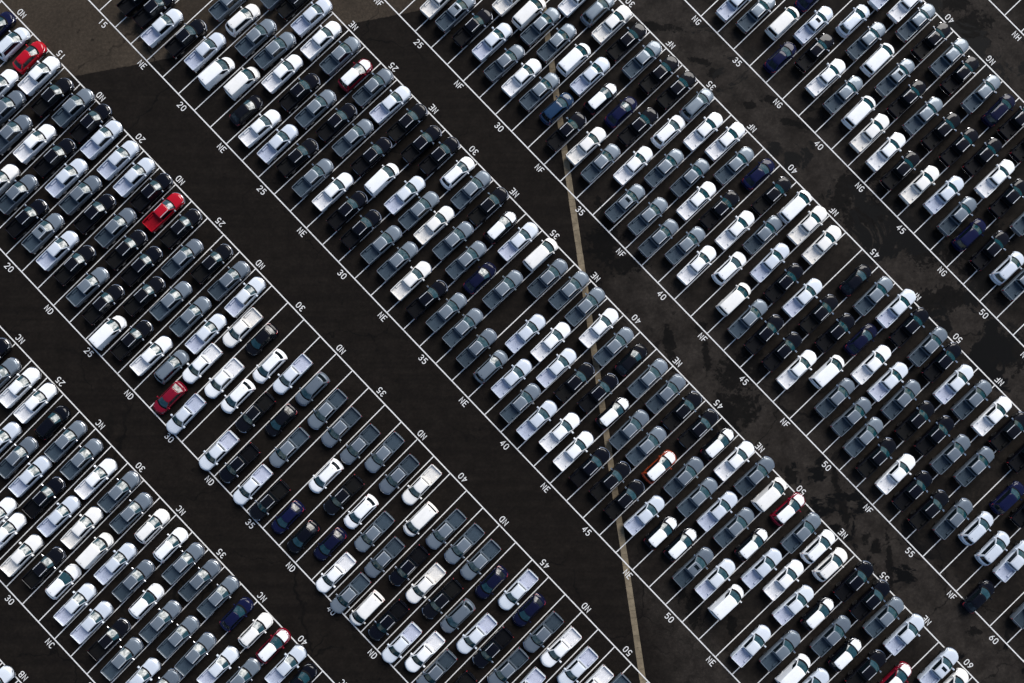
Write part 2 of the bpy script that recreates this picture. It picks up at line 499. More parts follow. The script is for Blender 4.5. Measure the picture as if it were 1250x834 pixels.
def patch(A, B, t0, t1, v0, v1, off, rows=3, cols=None, ref=None):
    """sheet of glass between the polylines A (bottom) and B (top), pushed out by off; edges folded inwards"""
    n = len(A)
    cols = cols or (n - 1)
    def at(L, t):
        k = min(int(t * (n - 1)), n - 2)
        return L[k].lerp(L[k + 1], t * (n - 1) - k)
    g = []
    for r in range(rows + 1):
        vv = lerp(v0, v1, r / rows)
        g.append([at(A, lerp(t0, t1, c / cols)).lerp(at(B, lerp(t0, t1, c / cols)), vv) for c in range(cols + 1)])
    out = []
    for r in range(rows + 1):
        for c in range(cols + 1):
            du = g[r][min(c + 1, cols)] - g[r][max(c - 1, 0)]
            dv = g[min(r + 1, rows)][c] - g[max(r - 1, 0)][c]
            nn = du.cross(dv).normalized()
            if ref is not None and nn.dot(ref) < 0:
                nn = -nn
            out.append(g[r][c] + nn * off)
    f = []
    for r in range(rows):
        for c in range(cols):
            a = r * (cols + 1) + c
            f.append((a, a + 1, a + cols + 2, a + cols + 1))
    # fold the rim back into the shell
    rim = [c for c in range(cols + 1)] + [r * (cols + 1) + cols for r in range(1, rows + 1)] + \
          [rows * (cols + 1) + c for c in range(cols - 1, -1, -1)] + [r * (cols + 1) for r in range(rows - 1, 0, -1)]
    cen = sum(out, Vector()) / len(out)
    nrm = (out[cols] - out[0]).cross(out[-1] - out[0]).normalized()
    if ref is not None and nrm.dot(ref) < 0:
        nrm = -nrm
    base = len(out)
    flat = [p for row in g for p in row]
    for i in rim:
        out.append(out[i] - nrm * (off + 0.012))
    m = len(rim)
    for i in range(m):
        j = (i + 1) % m
        f.append((rim[j], rim[i], base + i, base + j))
    return out, f

def wheel_data(r, w):
    prof = [(0.0, 0.62 * r, w * 0.42), (0.0, r * 0.9, w * 0.5), (0.0, r, w * 0.38), (0.0, r, -w * 0.38), (0.0, r * 0.9, -w * 0.5)]
    n = 16
    v, f, fm = [], [], []
    for k in range(n):
        a = 2 * math.pi * k / n
        for _, rr, y in prof:
            v.append((rr * math.cos(a), y, rr * math.sin(a)))
    q = len(prof)
    for k in range(n):
        k2 = (k + 1) % n
        for i in range(q - 1):
            f.append((k * q + i, k2 * q + i, k2 * q + i + 1, k * q + i + 1))
            fm.append(0)
    f.append(tuple(k * q for k in range(n))); fm.append(1)
    f.append(tuple(k * q + q - 1 for k in reversed(range(n)))); fm.append(0)
    return v, f, fm

def mirrored(vf):
    return [(x, -y, z) for x, y, z in vf[0]], [tuple(reversed(f)) for f in vf[1]]

def build_parts(sp):
    """list of (part name, mesh, which paint goes in slot 0 or None)"""
    parts = []
    g = sp.gh
    def add(name, vf, mat, slot=None, smooth=35.0):
        parts.append((name, mesh(sp.kind + '_' + name, vf[0], vf[1], [mat], smooth), slot))
    P0 = PAINT['W'][0]
    # body shell
    xs = sorted(set([p[0] for p in sp.prof] + [lerp(sp.prof[0][0], sp.prof[-1][0], i / 14) for i in range(15)]))
    xs = [x for i, x in enumerate(xs) if i == 0 or x - xs[i - 1] > 0.015]
    b = Acc().add(loft([section(sp, x) for x in xs]))
    # wheel-arch lips
    for wx in sp.wheels:
        if sp.kind == 'P' and wx < 0:
            continue
        for s in (1, -1):
            arc = [(wx + (sp.wr + 0.09) * math.cos(a), (sp.wr + 0.09) * math.sin(a) + sp.wr) for a in [math.pi * i / 8 for i in range(9)]]
            hw = sp.hw
            v, f = [], []
            for ax, az in arc:
                v += [(ax, s * (hw + 0.012), az), (ax, s * (hw - 0.05), az + 0.02)]
            for i in range(8):
                q = (2 * i, 2 * i + 1, 2 * i + 3, 2 * i + 2)
                f.append(q if s > 0 else q[::-1])
            b.add((v, f))
    add('body', (b.v, b.f), P0, 'paint')
    # hood panel lying on the shell
    x0, x1 = g['xf0'] - 0.10, sp.nose - (0.30 if sp.kind == 'P' else 0.26 if sp.kind != 'M' else 0.03)
    HW_ = 0.86 if sp.kind != 'M' else 0.985
    v, f = [], []
    nx, ny = 7, 8
    for i in range(nx + 1):
        x = lerp(x0, x1, i / nx)
        hw, zt, cv = interp(sp.prof, x)
        for j in range(ny + 1):
            a = HW_ * (-1 + 2 * j / ny)
            aa = abs(a)
            zc = zt + sp.crown * (1 - 0.18 * aa / 0.45 if aa < 0.45 else 0.82 - 0.57 * (aa - 0.45) / 0.33 if aa < 0.78 else 0.25 - 0.95 * (aa - 0.78) / 0.125 if aa < 0.905 else -0.70 - 1.5 * (aa - 0.905) / 0.065)
            ridge = 0.018 * max(0.0, 1 - abs(aa - 0.58) / 0.16) * (1 - 0.6 * i / nx)
            v.append((x - cv * a * a - (0.02 * math.cos(a * 1.6) if False else 0.0), hw * a, zc + 0.010 + ridge))
    for i in range(nx):
        for j in range(ny):
            k = i * (ny + 1) + j
            f.append((k, k + ny + 1, k + ny + 2, k + 1))
    add('hood', (v, f), P0, 'hood')
    # cab shell: belt ring, roof rings
    r0 = ring(g['xf0'], g['xr0'], g['hw0'], g['z0'] - 0.10, g['bf0'], g['br'])
    # belt at the shoulder
    rb = ring(g['xf0'], g['xr0'], g['hw0'], g['z0'], g['bf0'], g['br'])
    r1 = ring(g['xf1'], g['xr1'], g['hw1'], g['z1'] - 0.075, g['bf1'], g['br'] * 0.8)
    r2 = ring(g['xf1'] - 0.045, g['xr1'] + 0.03, g['hw1'] - 0.022, g['z1'] - 0.030, g['bf1'], g['br'] * 0.8)
    r3 = ring(g['xf1'] - 0.12, g['xr1'] + 0.09, g['hw1'] - 0.075, g['z1'] - 0.006, g['bf1'] * 0.9, g['br'] * 0.7)
    r4 = ring(g['xf1'] - 0.42, g['xr1'] + 0.38, g['hw1'] * 0.55, g['z1'] + 0.018, g['bf1'] * 0.5, g['br'] * 0.4)
    add('cab', loft([r0, rb, r1]), P0, 'paint')
    lip = [p + Vector((0, 0, -0.02)) for p in r1]
    lip = [Vector((p.x * 1.0, p.y * 1.004, p.z)) for p in lip]
    add('roof', loft([[p + Vector((0, 0, 0.003)) for p in lip], r1, r2, r3, r4], cap=False) if False else
        (lambda d: (d[0], d[1] + [tuple(4 * len(r1) + i for i in range(len(r1)))]))(loft([lip, [Vector((p.x, p.y * 1.006, p.z)) for p in r1], r2, r3, r4], cap=False)), P0, 'roof', 50.0)
    nf, ns, nr = 9, 4, 7
    frA, frB = rb[:nf], r1[:nf]
    riA, riB = rb[nf - 1:nf + ns], r1[nf - 1:nf + ns]
    leA = [rb[0]] + list(reversed(rb[nf + ns - 1 + nr - 1:]))
    leB = [r1[0]] + list(reversed(r1[nf + ns - 1 + nr - 1:]))
    reA, reB = rb[nf + ns - 1:nf + ns - 1 + nr], r1[nf + ns - 1:nf + ns - 1 + nr]
    frA, frB = frA[::-1], frB[::-1]          # so that the sheet faces outwards
    def outward(vf, ref):
        p = [Vector(q) for q in vf[0]]
        fa = vf[1][0]
        nn = (p[fa[1]] - p[fa[0]]).cross(p[fa[2]] - p[fa[1]])
        if nn.dot(ref) < 0:
            return vf[0], [tuple(reversed(f)) for f in vf[1]]
        return vf
    add('windshield', outward(patch(frA, frB, 0.03, 0.97, 0.225, 0.985, 0.012, 4, None, Vector((1, 0, 1))), Vector((1, 0, 1))), M['windshield'])
    add('wiper_cowl', outward(patch(frA, frB, 0.015, 0.985, -0.04, 0.218, 0.022, 2, None, Vector((1, 0, 1))), Vector((1, 0, 1))), M['trim'])
    t0, t1 = sp.side
    rs = patch(riA[::-1], riB[::-1], 1 - t1, 1 - t0, 0.14, 0.93, 0.010, 2, 6, Vector((0, -1, 0.3)))
    add('side_window', outward(rs, Vector((0, -1, 0.3))), M['window'])
    ls = mirrored(outward(rs, Vector((0, -1, 0.3))))
    add('side_window', ls, M['window'])
    add('rear_window', outward(patch(reA, reB, 0.08, 0.92, 0.16 if sp.kind != 'P' else 0.2, 0.93, 0.012, 2, None, Vector((-1, 0, 0.3))), Vector((-1, 0, 0.3))), M['window'])
    # bright strips added along the roof sides to imitate the sky's reflection there
    if sp.kind == 'P':
        for s in (1, -1):
            y0, y1 = sorted((s * (g['hw1'] - 0.035), s * (g['hw1'] - 0.105)))
            xa, xb = g['xr1'] + 0.10, g['xf1'] - g['bf1'] - 0.02
            a = Acc()
            for k in range(4):
                a.add(box_data(lerp(xa, xb, k / 4), lerp(xa, xb, (k + 1) / 4), y0, y1, g['z1'] - 0.03, g['z1'] + 0.006 - 0.004 * (k == 3), 0.010))
            add('roof_moulding', (a.v, a.f), M['moulding'])
    # mirrors
    mx = lerp(g['xf0'] - g['bf0'], g['xf1'] - g['bf1'], 0.35)
    big = 1.25 if sp.kind == 'P' else 1.0
    for s in (1, -1):
        a = Acc()
        y0 = sp.hw - 0.06
        a.add(box_data(mx - 0.09 * big, mx + 0.07 * big, y0 + 0.09, y0 + 0.09 + 0.20 * big, g['z0'] + 0.02, g['z0'] + 0.02 + 0.20 * big, 0.045))
        a.add(box_data(mx - 0.03, mx + 0.03, y0 - 0.08, y0 + 0.12, g['z0'] + 0.03, g['z0'] + 0.09))
        vf = (a.v, a.f) if s > 0 else mirrored((a.v, a.f))
        add('mirror', vf, P0, 'mirror')
    # lamps at the nose, following the curve of the front
    def nose_strip(a0, a1, z0, z1, proud, x_in=0.0, n=4, end=1):
        v, f = [], []
        for k in range(n + 1):
            a = lerp(a0, a1, k / n)
            for z, dx in ((z0, 0.0), ((z0 + z1) / 2, 0.0), (z1, -0.05), (z1 + 0.015, -0.05 - x_in)):
                # find where the shell reaches this height
                if end > 0:
                    xx = max((x for x in xs if interp(sp.prof, x)[1] >= z + 0.03), default=sp.nose)
                    hw, _, cv = interp(sp.prof, xx)
                    v.append((xx - cv * a * a + proud + dx, hw * a * 1.01, z))
                else:
                    xx = min((x for x in xs if interp(sp.prof, x)[1] >= z + 0.03), default=sp.tail)
                    hw, _, cv = interp(sp.prof, xx)
                    v.append((xx - cv * a * a - proud - dx, hw * a * 1.01, z))
        for k in range(n):
            for i in range(3):
                q = (4 * k + i, 4 * k + i + 1, 4 * k + 5 + i, 4 * k + 4 + i)
                f.append(q[::-1] if end > 0 else q)
        return v, f
    zt = interp(sp.prof, sp.nose - 0.2)[1]
    for s in (1, -1):
        vf = nose_strip(0.60, 0.985, zt - 0.24, zt - 0.04, 0.02, 0.07)
        if s < 0:
            vf = mirrored(vf)
        add('headlight', vf, M['lamp'])
    add('grille', nose_strip(-0.56, 0.56, zt - 0.30, zt - 0.07, 0.018, 0.03, 8), M['chrome' if sp.kind == 'P' else 'trim'])
    # front bumper: a curved bar under the grille
    def bumper(front, mat_slot):
        v, f = [], []
        n = 12
        hw, _, cv = interp(sp.prof, sp.nose if front else sp.tail)
        z0, z1 = sp.bot + 0.02, sp.bot + 0.30
        for k in range(n + 1):
            a = -1.0 + 2.0 * k / n
            W_ = sp.hw * 0.985
            curve = 0.42 if front else (0.10 if sp.kind in 'PV' else 0.22)
            xe = (sp.nose + 0.05) - curve * abs(a) ** 2.4 if front else (sp.tail - 0.06) + curve * abs(a) ** 2.4
            sgn = 1 if front else -1
            for dx, z in ((-0.02, z0), (0.0, z0 + 0.06), (0.0, z1 - 0.05), (-0.03, z1), (-0.16, z1 + 0.01), (-0.20, z0)):
                v.append((xe + sgn * dx, W_ * a, z))
        for k in range(n):
            for i in range(6):
                j = (i + 1) % 6
                q = (6 * k + i, 6 * k + j, 6 * k + 6 + j, 6 * k + 6 + i)
                f.append(q[::-1] if front else q)
        f.append(tuple(range(6)) if front else tuple(reversed(range(6))))
        f.append(tuple(reversed([6 * n + i for i in range(6)])) if front else tuple(6 * n + i for i in range(6)))
        return v, f
    add('front_bumper', bumper(True, 0), M['chrome'] if sp.kind == 'P' else P0, None if sp.kind == 'P' else 'paint')
    add('rear_bumper', bumper(False, 0), M['chrome'] if sp.kind == 'P' else P0, None if sp.kind == 'P' else 'paint')
    # load bed
    if sp.kind == 'P':
        a = Acc()
        xa, xb, zr, zf, BY = -2.86, -1.02, 1.31, 0.96, 0.945
        # side walls with a rounded shoulder and rolled rail, headboard, floor, wheel boxes
        for s in (1, -1):
            sec = [(0.93, 0.36), (0.985, 0.55), (0.99, 1.08), (0.975, 1.22), (0.955, 1.295), (0.93, 1.31), (0.885, 1.305), (0.865, 1.27), (0.865, zf), (0.95, zf - 0.05)]
            rings = []
            for x, k in ((-2.90, 0.955), (-2.80, 0.985), (-2.3, 1.0), (-1.4, 1.0), (-0.985, 0.99)):
                rings.append([(x, s * BY * (y * k if y > 0.88 else y), z) for y, z in sec])
            vf = loft(rings)
            if s < 0:
                vf = (vf[0], [tuple(reversed(f)) for f in vf[1]])
            vf = (vf[0], [tuple(reversed(f)) for f in vf[1]])
            a.add(vf)
        a.add(box_data(xb - 0.03, xb + 0.035, -0.865 * BY, 0.865 * BY, zf, zr - 0.012, 0.015))
        me_v, me_f = a.v, a.f
        add('cargo_bed', (me_v, me_f), P0, 'paint')
        a = Acc()
        a.add(box_data(xa - 0.02, xb - 0.035, -0.862 * BY, 0.862 * BY, zf - 0.04, zf, 0.0))
        for k in range(9):                         # corrugated floor
            y = BY * (-0.70 + 1.4 * k / 8)
            a.add(box_data(xa + 0.02, xb - 0.06, y - 0.045, y + 0.045, zf - 0.01, zf + 0.018, 0.008))
        for s in (1, -1):
            y0, y1 = sorted((s * 0.60 * BY, s * 0.861 * BY))
            a.add(box_data(sp.wheels[1] - 0.45, sp.wheels[1] + 0.45, y0, y1, zf - 0.01, zf + 0.15, 0.05))
            y0, y1 = sorted((s * 0.855 * BY, s * 0.8635 * BY))
            a.add(box_data(xa, xb - 0.036, y0, y1, zf, zr - 0.05))
        a.add(box_data(xb - 0.045, xb - 0.032, -0.85 * BY, 0.85 * BY, zf, zr - 0.06))
        add('bed_interior', (a.v, a.f), BED_SHADE['W'][0], 'bed_shade')  # inner faces of the bed, their shade put into the colour
        a = Acc().add(box_data(-2.955, -2.875, -0.835 * BY, 0.835 * BY, 0.72, 1.30, 0.025)).add(box_data(-2.968, -2.95, -0.22, 0.22, 1.05, 1.16))
        add('tailgate', (a.v, a.f), P0, 'paint')
        for s in (1, -1):
            y0, y1 = sorted((s * 0.842 * BY, s * 0.948 * BY))
            vf = box_data(-2.945, -2.86, y0, y1, 0.90, 1.22, 0.03)
            add('taillight', vf, M['tail'])
    else:
        for s in (1, -1):
            zc = interp(sp.prof, sp.tail + 0.2)[1]
            vf = nose_strip(0.62, 0.985, zc - 0.24, zc - 0.03, 0.022, 0.10, 4, -1)
            if s < 0:
                vf = mirrored(vf)
            add('taillight', vf, M['tail'])
        # shark-fin aerial
        xr = g['xr1'] + 0.35
        v = [(xr - 0.12, -0.03, g['z1'] - 0.01), (xr + 0.10, 0, g['z1'] + 0.0), (xr - 0.12, 0.03, g['z1'] - 0.01), (xr - 0.10, 0, g['z1'] + 0.10)]
        add('antenna', (v, [(0, 1, 3), (1, 2, 3), (2, 0, 3), (0, 2, 1)]), M['trim'])
    # wheels share one mesh
    wv, wf, fm = wheel_data(sp.wr, 0.24)
    wl = mesh(sp.kind + '_wheel', wv, wf, [M['rubber'], M['alloy']], 40.0, fm)
    wr_ = mesh(sp.kind + '_wheel_far', *mirrored((wv, wf)), [M['rubber'], M['alloy']], 40.0, fm)
    for wx in sp.wheels:
        for s in (1, -1):
            parts.append(('wheel', wl if s > 0 else wr_, ('pos', (wx, s * (sp.hw - 0.115), sp.wr))))
    return parts

def sunroof_part(sp):
    g = sp.gh
    v, f = box_data(g['xf1'] - 0.72, g['xf1'] - 0.30, -0.36, 0.36, g['z1'] - 0.03, g['z1'] + 0.024, 0.012)
    return mesh(sp.kind + '_sunroof', v, f, [M['window']], 30.0)

def rail_part(sp, s):
    g = sp.gh
    y = s * (g['hw1'] - 0.045)
    a = Acc().add(box_data(g['xr1'] + 0.25, g['xf1'] - 0.28, y - 0.022, y + 0.022, g['z1'] + 0.015, g['z1'] + 0.05, 0.012))
    for x in (g['xr1'] + 0.27, (g['xr1'] + g['xf1']) / 2, g['xf1'] - 0.34):
        a.add(box_data(x, x + 0.06, y - 0.018, y + 0.018, g['z1'] - 0.04, g['z1'] + 0.017))
    return mesh(sp.kind + '_roof_rail', a.v, a.f, [M['chrome']], 30.0)

SPECS = {s.kind: s for s in (PICK, SUV, CAR, MINI, VAN)}
PARTS = {k: build_parts(s) for k, s in SPECS.items()}
SUNROOF = {k: sunroof_part(s) for k, s in SPECS.items()}
RAILS = {k: (rail_part(s, 1), rail_part(s, -1)) for k, s in SPECS.items() if k in 'SC'}

COLOUR = {'W': 'white', 'L': 'silver', 'G': 'grey', 'B': 'black', 'R': 'red', 'N': 'navy blue', 'T': 'dark blue', 'O': 'orange', 'K': 'black'}
KIND = {'P': ('pickup_truck', 'pickup truck'), 'S': ('suv', 'suv'), 'C': ('hatchback_car', 'car'), 'M': ('compact_suv', 'suv'), 'V': ('cargo_van', 'van')}
NOUN = {'P': 'pickup truck', 'S': 'suv', 'C': 'hatchback', 'M': 'compact suv', 'V': 'van'}

PART_OF = {'roof_moulding': 'roof', 'antenna': 'roof', 'wiper_cowl': 'windshield', 'bed_interior': 'cargo_bed', 'tailgate': 'cargo_bed'}

def set_mat(o, m):
    o.material_slots[0].link = 'OBJECT'
    o.material_slots[0].material = m

def place_vehicle(kind, col, row, stall, du, v, face, sunroof, label, rng):
    sp = SPECS[kind]
    stem, cat = KIND[kind]
    pc = 'B' if col == 'K' else col
    name = (COLOUR[col].replace(' ', '_') + '_' + stem) if kind != 'M' else 'two_tone_' + stem if col != 'W' else 'white_' + stem
    root = bpy.data.objects.new(name, None)
    root.empty_display_size = 0.3
    COL.objects.link(root)
    root['label'] = label
    root['category'] = cat
    root['group'] = 'vehicles parked in row ' + row
    p = grid(row, stall, v) + U * du
    lo, ulo, up, uup = ROWS[row][:4]
    d = (grid(row, stall, up) - grid(row, stall, lo)).normalized() * face
    root.location = (p.x, p.y, 0.0)
    root.rotation_euler = (0, 0, math.atan2(d.y, d.x) + R(rng.gauss(0, 0.75)))
    shades = PAINT[pc]
    k = 0 if len(shades) == 1 or rng.random() < 0.62 else 1
    if col == 'R':
        k = 1 if kind == 'M' or (kind == 'C' and row == 'ND' and face < 0) else 0
    paint = shades[k]
    top = PAINT['W'][0] if kind == 'M' else paint
    made = {}
    for pname, me, slot in PARTS[kind]:
        o = bpy.data.objects.new(pname, me)
        COL.objects.link(o)
        o.parent = made.get(PART_OF.get(pname), root)
        made.setdefault(pname, o)
        if isinstance(slot, tuple):
            o.location = slot[1]
        elif slot in ('paint',):
            set_mat(o, paint)
        elif slot in ('hood', 'roof'):
            set_mat(o, top)
        elif slot == 'mirror':
            set_mat(o, M['chrome'] if (kind == 'P' and pc in 'BGR') else paint)
        elif slot == 'bed_shade':
            ls = BED_SHADE[pc]
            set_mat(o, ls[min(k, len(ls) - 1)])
    if sunroof:
        o = bpy.data.objects.new('sunroof', SUNROOF[kind])
        COL.objects.link(o)
        o.parent = made['roof']
    if kind == 'S' and rng.random() < 0.6:
        for me in RAILS['S']:
            o = bpy.data.objects.new('roof_rail', me)
            COL.objects.link(o)
            o.parent = made['roof']
    return root

# ------------------------------------------------------------------ ground, concrete strip, painted lines and lettering
def sheet(name, pts, z, mat, parent=None):
    me = mesh(name, [(p[0], p[1], z) for p in pts], [tuple(range(len(pts)))], [mat], 0)
    return link(name, me, parent)

ground = sheet('asphalt_ground', [(-1500, -1500), (1500, -1500), (1500, 1500), (-1500, 1500)], 0.0, M['asphalt'])
ground['kind'] = 'structure'

# drain strip of cast concrete slabs
strip = bpy.data.objects.new('concrete_strip', None)
COL.objects.link(strip)
strip['kind'] = 'structure'
s0, s1 = Vector((3.663, 50.0, 0)), Vector((18.096, -50.0, 0))
sd_ = (s1 - s0).normalized()
sn_ = Vector((-sd_.y, sd_.x, 0))
run, rr = 0.0, random.Random(3)
total = (s1 - s0).length
while run < total:
    ln = rr.choice((1.35, 1.35, 1.5, 0.9))
    c0, c1 = run + 0.012, min(run + ln - 0.012, total)
    w0 = 0.385 + rr.uniform(-0.015, 0.015)
    z = 0.004 + rr.uniform(0.0, 0.004)
    pts = [s0 + sd_ * c0 - sn_ * w0, s0 + sd_ * c1 - sn_ * w0, s0 + sd_ * c1 + sn_ * w0, s0 + sd_ * c0 + sn_ * w0]
    v = [(p.x, p.y, -0.05) for p in pts] + [(p.x, p.y, z) for p in pts]
    me = mesh('concrete_slab', v, [(4, 5, 6, 7)] + [(i, (i + 1) % 4, 4 + (i + 1) % 4, 4 + i) for i in range(4)], [M['concrete']], 0)
    link('concrete_slab', me, strip)
    run += ln

def paint_bar(name, a, b, w, z, parent):
    d = (b - a).normalized()
    n = Vector((-d.y, d.x, 0)) * (w / 2)
    return sheet(name, [a - n, b - n, b + n, a + n], z, M['line'], parent)

LW, BW = 0.118, 0.145
for row, (lo, ulo, up, uup, n0, n1) in ROWS.items():
    for v in (lo, up):
        paint_bar('row_line', grid(row, n0 - 0.5, v), grid(row, n1 + 0.5, v), BW, 0.014, ground)
    for n in range(n0, n1 + 2):
        e = 0.085
        paint_bar('stall_line', grid(row, n - 0.5, lo + e), grid(row, n - 0.5, up - e), LW, 0.014, ground)

# stencilled characters as strokes on a 1 x 1.6 field
def arc(cx, cy, rx, ry, a0, a1, n=6):
    return [(cx + rx * math.cos(R(lerp(a0, a1, i / n))), cy + ry * math.sin(R(lerp(a0, a1, i / n)))) for i in range(n + 1)]
GLYPH = {
    '0': [arc(0.5, 1.15, 0.42, 0.45, 0, 180) + arc(0.5, 0.45, 0.42, 0.45, 180, 360) + [(0.92, 1.15)]],
    '1': [[(0.28, 1.35), (0.55, 1.6), (0.55, 0.0)]],
    '2': [arc(0.5, 1.18, 0.42, 0.42, 170, -35) + [(0.08, 0.0), (0.94, 0.0)]],
    '3': [arc(0.48, 1.20, 0.40, 0.40, 160, -90, 7) + arc(0.48, 0.40, 0.44, 0.40, 90, -160, 7)],
    '4': [[(0.70, 0.0), (0.70, 1.6), (0.05, 0.5), (0.98, 0.5)]],
    '5': [[(0.90, 1.6), (0.16, 1.6), (0.12, 0.90)] + arc(0.48, 0.50, 0.44, 0.50, 110, -150, 8)],
    '6': [[(0.80, 1.58), (0.30, 1.0)] + arc(0.5, 0.46, 0.42, 0.46, 150, -210, 10)],
    'N': [[(0.08, 0.0), (0.08, 1.6), (0.92, 0.0), (0.92, 1.6)]],
    'E': [[(0.92, 1.6), (0.08, 1.6), (0.08, 0.0), (0.92, 0.0)], [(0.08, 0.82), (0.76, 0.82)]],
    'F': [[(0.92, 1.6), (0.08, 1.6), (0.08, 0.0)], [(0.08, 0.80), (0.76, 0.80)]],
    'D': [[(0.08, 0.0), (0.08, 1.6), (0.46, 1.6)] + arc(0.46, 0.80, 0.46, 0.80, 80, -80, 6) + [(0.46, 0.0), (0.08, 0.0)]],
    'C': [arc(0.52, 1.12, 0.42, 0.48, 25, 180, 6) + arc(0.52, 0.48, 0.42, 0.48, 180, 335, 6)],
    'G': [arc(0.52, 1.12, 0.42, 0.48, 25, 180, 6) + arc(0.52, 0.48, 0.42, 0.48, 180, 340, 6) + [(0.94, 0.72), (0.58, 0.72)]],
    'B': [[(0.08, 0.0), (0.08, 1.6), (0.46, 1.6)] + arc(0.46, 1.22, 0.40, 0.38, 80, -80, 5) + [(0.08, 0.84)], [(0.08, 0.84), (0.5, 0.84)] + arc(0.5, 0.42, 0.42, 0.42, 80, -80, 5) + [(0.08, 0.0)]],
    'H': [[(0.08, 0.0), (0.08, 1.6)], [(0.92, 0.0), (0.92, 1.6)], [(0.08, 0.82), (0.92, 0.82)]],
}
def stroke(pts, w):
    P = [Vector((x, y, 0)) for x, y in pts]
    P = [p for i, p in enumerate(P) if i == 0 or (p - P[i - 1]).length > 1e-4]
    L, Rr = [], []
    for i, p in enumerate(P):
        a = (P[i] - P[i - 1]).normalized() if i > 0 else None
        b = (P[i + 1] - P[i]).normalized() if i < len(P) - 1 else None
        if a is None: a = b
        if b is None: b = a
        t = a + b
        t = t.normalized() if t.length > 1e-3 else a
        nrm = Vector((-t.y, t.x, 0))
        k = max(0.45, nrm.dot(Vector((-a.y, a.x, 0))))
        L.append(p + nrm * (w / 2 / k)); Rr.append(p - nrm * (w / 2 / k))
    v = L + Rr
    n = len(P)
    return v, [(i, n + i, n + i + 1, i + 1) for i in range(n - 1)]
CHAR = {}
for ch, strokes in GLYPH.items():
    acc = Acc()
    for k, s in enumerate(strokes):
        vf = stroke(s, 0.225)
        acc.add(([(p.x * 0.46, p.y * 0.46, 0.0008 * k) for p in vf[0]], vf[1]))
    CHAR[ch] = mesh('character_' + ch, acc.v, acc.f, [M['line']], 0)

def write(text, at, flip, parent, z=0.019):
    """text centred at 'at', reading along +u, tops towards +v (turned right round when flip)"""
    ang = TH + (math.pi if flip else 0.0)
    ux = Vector((math.cos(ang), math.sin(ang), 0))
    uy = Vector((-math.sin(ang), math.cos(ang), 0))
    adv = 0.645
    x = -adv * len(text) / 2 + (adv - 0.46) / 2
    for ch in text:
        o = link('letter' if ch.isalpha() else 'numeral', CHAR[ch], parent)
        p = at + ux * x - uy * 0.37
        o.location = (p.x, p.y, z)
        o.rotation_euler = (0, 0, ang)
        x += adv

for row, (lo, ulo, up, uup, n0, n1) in ROWS.items():
    for k in range(n0 // 5, n1 // 5 + 1):
        for v, sgn in ((lo, -1), (up, 1)):
            if n0 <= 5 * k <= n1:
                write('%02d' % (5 * k), grid(row, 5 * k, v) + V * (sgn * 0.76), sgn > 0, ground)
            if n0 <= 5 * k + 2.5 <= n1:
                write(row, grid(row, 5 * k + 2.5, v) + V * (sgn * 0.76), sgn > 0, ground)

